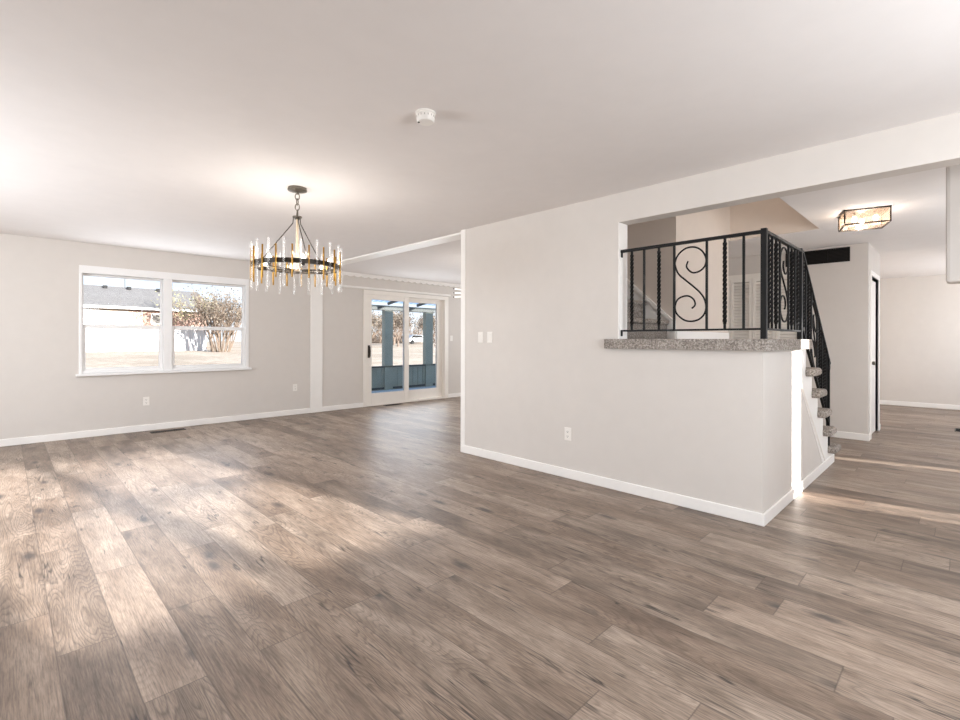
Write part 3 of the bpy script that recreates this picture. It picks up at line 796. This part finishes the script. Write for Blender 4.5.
plate('light_switch', 'white light switch on middle wall, the one farther from the wall end', 'light switch', (XA, 3.465, 1.26), 'X', 'switch')

# ------------------------------------------------------------------ vents
def floor_vent(label, cx, cy, lx, ly):
    r = thing('floor_register', label, 'floor vent', (cx, cy, 0))
    m = MB(); a, b = lx / 2, ly / 2
    for q in ((-a, a, -b, -b + 0.012), (-a, a, b - 0.012, b), (-a, -a + 0.012, -b, b), (a - 0.012, a, -b, b)):
        m.box(cx + q[0], cx + q[1], cy + q[2], cy + q[3], 0, 0.006)
    m.build('frame', vent2_m, r, 0.002)
    m = MB(); m.box(cx - a + 0.01, cx + a - 0.01, cy - b + 0.01, cy + b - 0.01, 0.0, 0.0015); m.build('duct_opening', vent_m, r)
    m = MB(); n = int(max(lx, ly) / 0.022)
    for k in range(n):
        t = -max(lx, ly) / 2 + 0.018 + k * (max(lx, ly) - 0.036) / (n - 1)
        if lx > ly: m.box(cx + t - 0.002, cx + t + 0.002, cy - b + 0.01, cy + b - 0.01, 0.001, 0.005)
        else: m.box(cx - a + 0.01, cx + a - 0.01, cy + t - 0.002, cy + t + 0.002, 0.001, 0.005)
    m.build('slats', vent_m, r)
floor_vent('dark floor register by the baseboard under the dining window', 1.57, 7.54, 0.40, 0.11)
floor_vent('dark floor register in front of the patio doors', 5.26, 7.64, 0.40, 0.10)
floor_vent('dark floor register in the far room beyond the hall', 9.38, 0.02, 0.30, 0.14)
gy0, gy1, gz0, gz1 = 1.01, 1.71, 2.235, 2.415
g = thing('return_grille', 'long black air return grille high on the hall wall', 'air vent', (XH, (gy0 + gy1) / 2, gz0))
m = MB()
for q in ((gy0, gy1, gz0, gz0 + 0.012), (gy0, gy1, gz1 - 0.012, gz1), (gy0, gy0 + 0.012, gz0, gz1), (gy1 - 0.012, gy1, gz0, gz1), ((gy0 + gy1) / 2 - 0.12, (gy0 + gy1) / 2 - 0.11, gz0, gz1)):
    m.box(XH - 0.012, XH, q[0], q[1], q[2], q[3])
m.build('frame', vent_m, g)
m = MB(); m.box(XH - 0.003, XH, gy0, gy1, gz0, gz1); m.build('duct_opening', vent_m, g)
m = MB()
for k in range(9):
    z = gz0 + 0.016 + k * 0.0175
    m.prism([(XH - 0.010, gy0 + 0.01, z), (XH - 0.003, gy0 + 0.01, z + 0.008), (XH - 0.003, gy0 + 0.01, z + 0.010), (XH - 0.010, gy0 + 0.01, z + 0.002)], (0, gy1 - gy0 - 0.02, 0))
m.build('slats', vent_m, g)

# ------------------------------------------------------------------ porch outside the patio doors
po = thing('porch', 'blue-grey screened porch with half wall and posts outside the patio doors', 'porch', (7.0, 9.0, -0.1))
PY = 10.2
MB().box(3.9, 11.0, YW + 0.16, PY + 0.15, -0.14, -0.02).build('deck', deck_m, po)
m = MB(); m.box(3.9, 11.0, PY, PY + 0.05, -0.02, 0.55)
k = 3.95
while k < 11: m.box(k, k + 0.018, PY - 0.012, PY, 0.06, 0.52); k += 0.16
m.build('half_wall', teal_m, po)
m = MB(); m.box(3.9, 11.0, PY - 0.04, PY + 0.09, 0.545, 0.58); m.build('sill_cap', tealdk_m, po)
m = MB(); m.box(3.9, 11.0, PY - 0.02, PY + 0.0, 0.0, 0.05); m.build('kick_board', tealdk_m, po)
for x0, x1 in ((4.27, 4.51), (5.50, 5.74), (6.738, 6.977), (8.033, 8.274), (9.30, 9.54), (10.7, 10.94)):
    MB().box(x0, x1, PY - 0.04, PY + 0.09, -0.02, 2.0).build('post', teal_m, po)
MB().box(3.9, 11.0, PY - 0.06, PY + 0.10, 1.97, 2.09).build('beam', tealdk_m, po)
m = MB(); m.prism([(3.9, YW + 0.16, 2.62), (11.0, YW + 0.16, 2.62), (11.0, PY + 0.3, 2.20), (3.9, PY + 0.3, 2.20)], (0, 0, 0.012)); m.build('roof_sheet', porchroof_m, po)
for k in range(8):
    x = 4.2 + k * 0.93
    MB().bar((x, YW + 0.16, 2.58), (x, PY + 0.2, 2.16), 0.04, 0.07, side=(1, 0, 0)).build('rafter', tealdk_m, po)

# ------------------------------------------------------------------ ground outside
m = MB(); ys = [YW + 0.15, 12, 20, 30, 40, 60, 140]; zs = [-0.16, -0.16, 0.05, 0.25, 0.42, 0.7, 0.8]
for i in range(len(ys) - 1):
    vs = [m.bm.verts.new(p) for p in ((-80, ys[i], zs[i]), (140, ys[i], zs[i]), (140, ys[i + 1], zs[i + 1]), (-80, ys[i + 1], zs[i + 1]))]
    m.face(vs)
struct('ground_back', m, grass_m, 'dry tan lawn behind the house', 'lawn')
m = MB(); m.box(-80, 140, -60, YF - 0.16, -0.3, -0.16)
struct('ground_front', m, grass_m, 'dry lawn in front of the house', 'lawn')

# white fence
fe = thing('fence', 'white board fence across the lawn behind the dining window', 'fence', (3, 40, 0.4))
m = MB(); x = -12.0
while x < 10.7:
    m.box(x, x + 0.19, 40, 40.025, 0.42, 1.86); x += 0.2
m.build('boards', fence_m, fe)
MB().box(-12, 10.8, 39.95, 40.06, 1.84, 1.93).build('cap_rail', fence_m, fe)
for k in range(11): 
    x = -11.9 + 2.26 * k; MB().box(x - 0.06, x + 0.06, 39.94, 40.07, 0.35, 1.98).build('fence_post', fence_m, fe)

# neighbour house
nh = thing('house', 'neighbouring one-storey house with grey shingle roof above the white fence', 'house', (2, 50, 0.5))
HX0, HX1 = -14.0, 12.6
MB().box(HX0, 7.0, 46.6, 54, 0.3, 3.95).build('cream_wall', housewhite_m, nh)
MB().box(7.0, HX1, 46.6, 54, 0.3, 3.8).build('brick_wall', brick_m, nh)
m = MB(); e_ = 3.92; rz = 5.75
v = [m.bm.verts.new(p) for p in ((HX0 - 0.5, 46, e_), (HX1 + 0.5, 46, e_ - 0.2), (HX1 + 0.5, 54.6, e_), (HX0 - 0.5, 54.6, e_), (HX0 + 2, 50.3, rz), (HX1 + 0.2, 50.3, rz - 0.1))]
for f in ((0, 1, 5, 4), (1, 2, 5), (2, 3, 4, 5), (3, 0, 4), (3, 2, 1, 0)): m.face([v[i] for i in f])
m.build('roof', shingle_m, nh)
m = MB(); m.prism([(HX0 - 0.5, 45.97, e_ - 0.16), (HX1 + 0.5, 45.97, e_ - 0.36), (HX1 + 0.5, 45.97, e_ - 0.18), (HX0 - 0.5, 45.97, e_ + 0.02)], (0, 0.06, 0)); m.build('fascia', fascia_m, nh)
for x in (5.9, 7.5, 9.6):
    MB().box(x - 0.14, x + 0.14, 49.6, 49.9, rz - 0.3, rz - 0.08).build('roof_vent', tyre_m, nh)
for x, w_ in ((1.0, 1.5), (8.9, 0.8)):
    f = MB().box(x - w_ / 2, x + w_ / 2, 46.55, 46.62, 2.5, 3.35).build('window', fascia_m, nh)
    MB().box(x - w_ / 2 + 0.05, x + w_ / 2 - 0.05, 46.53, 46.56, 2.55, 3.3).build('pane', vent2_m, f)
MB().tube([(7.3, 50.3, 5.6), (7.3, 50.3, 7.0)], 0.03, 6).build('antenna_mast', pewter_m, nh)

# trees and shrub
def branches(mb, tips, p, d, L, r, depth, spread, rnd, up=0.25):
    q = p + d * L
    mb.tube([p, p.lerp(q, 0.5) + Vector((rnd.uniform(-1, 1), rnd.uniform(-1, 1), rnd.uniform(-1, 1))) * L * 0.05, q], r, 4 if depth < 4 else 6, [r, r * 0.85, r * 0.7])
    if depth == 0: tips.append(q); return
    for k in range(3 if depth > 1 else 4):
        nd = (d + Vector((rnd.uniform(-1, 1), rnd.uniform(-1, 1), rnd.uniform(-0.6, 0.8) + up)) * spread).normalized()
        branches(mb, tips, p.lerp(q, rnd.uniform(0.55, 1.0)), nd, L * rnd.uniform(0.6, 0.82), r * 0.58, depth - 1, spread, rnd, up)
def leaves(mb, tips, n, s, jit, rnd):
    for t in tips:
        for k in range(n):
            c0 = t + Vector((rnd.gauss(0, jit), rnd.gauss(0, jit), rnd.gauss(0, jit)))
            a = Vector((rnd.uniform(-1, 1), rnd.uniform(-1, 1), rnd.uniform(-1, 1))).normalized() * s
            b = Vector((rnd.uniform(-1, 1), rnd.uniform(-1, 1), rnd.uniform(-1, 1))).normalized() * s * 0.6
            mb.face([mb.bm.verts.new(c0 + a), mb.bm.verts.new(c0 + b), mb.bm.verts.new(c0 - a), mb.bm.verts.new(c0 - b)])
def tree(name, label, x, y, z, ht, seed, bark, group, depth=5, spread=0.75, leaf=None, nl=3, ls=0.1, lj=0.25, cat='tree', tf=0.3):
    rnd = random.Random(seed); r = thing(name, label, cat, (x, y, z), group)
    tips = []; tr = MB(); p = Vector((x, y, z - 0.05)); top = p + Vector((rnd.uniform(-0.2, 0.2), 0, ht * tf))
    tr.tube([p, p.lerp(top, 0.5), top], ht * 0.02, 8, [ht * 0.024, ht * 0.02, ht * 0.017]); tr.build('trunk', bark, r)
    br = MB()
    for k in range(4):
        a = 2 * PI * k / 4 + rnd.uniform(-0.4, 0.4)
        branches(br, tips, p.lerp(top, rnd.uniform(0.45, 1.0)), Vector((math.cos(a) * 0.6, math.sin(a) * 0.6, 0.85)).normalized(), ht * 0.25, ht * 0.011, depth - 1, spread, rnd)
    br.build('branches', bark, r)
    if leaf:
        lv = MB(); leaves(lv, tips, nl, ls, lj, rnd); lv.build('foliage', leaf, r)
    return r
G = 'bare trees beyond the yard seen through the patio doors'
LB = 'bare brown winter tree in the line beyond the yard behind the patio doors'
for i, (x, y, h_) in enumerate(((27.4, 44, 4.4), (31.6, 45, 4.8), (36.2, 44, 4.4), (23.0, 45, 4.6), (31.0, 52, 5.4), (36.5, 53, 5.8), (42.2, 52, 5.6), (36, 61, 6.6), (43, 61.5, 6.8), (49.5, 61, 6.6))):
    tree('bare_tree', LB, x, y, 0.5, h_, 10 + i, (bark_m, bark2_m)[i % 2], G, 6 if i < 7 else 5, 0.9, leaf_m, 1, 0.11, 0.3, tf=0.2)
tree('leafy_tree', 'thin tree with yellow-green leaves in front of the grey roof', 10.6, 43.6, 0.45, 5.4, 41, bark2_m, None, 5, 0.75, leaf2_m, 2, 0.09, 0.25)
# twiggy shrub at the fence end
rnd = random.Random(5); sb = thing('shrub', 'tall tan twiggy shrub at the end of the white fence', 'shrub', (10.9, 37, 0.4)); m = MB(); tips = []
for k in range(22):
    a = 2 * PI * k / 22 + rnd.uniform(-0.2, 0.2); rr = rnd.uniform(0.1, 0.7)
    branches(m, tips, Vector((10.9 + rr * math.cos(a), 37 + rr * math.sin(a), 0.35)), Vector((math.cos(a) * rnd.uniform(0.05, 0.4), math.sin(a) * 0.35, 1)).normalized(), rnd.uniform(1.2, 1.9), 0.05, 3, 0.55, rnd, 0.3)
m.build('stems', bark_m, sb)
lv = MB(); leaves(lv, tips, 2, 0.09, 0.25, rnd); lv.build('foliage', leaf_m, sb)

# brush line at the back of the yard
rnd = random.Random(11); m = MB()
for k in range(700):
    x = rnd.uniform(26, 62); y = 64 + rnd.uniform(0, 6); h_ = rnd.uniform(1.2, 5.2) * rnd.uniform(0.6, 1.1); p = Vector((x, y, 0.6))
    for j in range(3):
        q = p + Vector((rnd.gauss(0, 0.7), rnd.gauss(0, 0.5), h_ * rnd.uniform(0.6, 1.0)))
        m.tube([p, p.lerp(q, 0.5) + Vector((rnd.gauss(0, 0.15), 0, 0)), q], 0.03, 3, [0.035, 0.028, 0.012])
br = m.build('brush', bark_m); tag(br, 'tangle of bare tan brush along the far edge of the yard', 'brush', None, 'stuff')

# parked car in the distance
cx0, cy0, cz0 = 43.2, 57.0, 0.62
cr_ = thing('car', 'pale car parked far beyond the yard behind the patio doors', 'car', (cx0, cy0, cz0))
prof = [(-1.9, 0.3), (1.9, 0.3), (1.95, 0.75), (1.1, 0.9), (0.6, 1.35), (-1.0, 1.4), (-1.6, 0.95), (-1.95, 0.85)]
MB().prism([(cx0 + a, cy0 - 0.75, cz0 + b) for a, b in prof], (0, 1.5, 0)).build('body', carpaint_m, cr_, 0.08)
MB().prism([(cx0 + a, cy0 - 0.77, cz0 + b) for a, b in ((-1.4, 0.95), (0.8, 0.95), (0.5, 1.28), (-0.95, 1.32))], (0, 0.02, 0)).build('window', vent_m, cr_)
for x in (-1.2, 1.2):
    MB().lathe([(0.30, -0.1), (0.33, -0.08), (0.33, 0.08), (0.30, 0.1)], (cx0 + x, cy0 - 0.7, cz0 + 0.3), 20, 'Y').build('wheel', tyre_m, cr_)
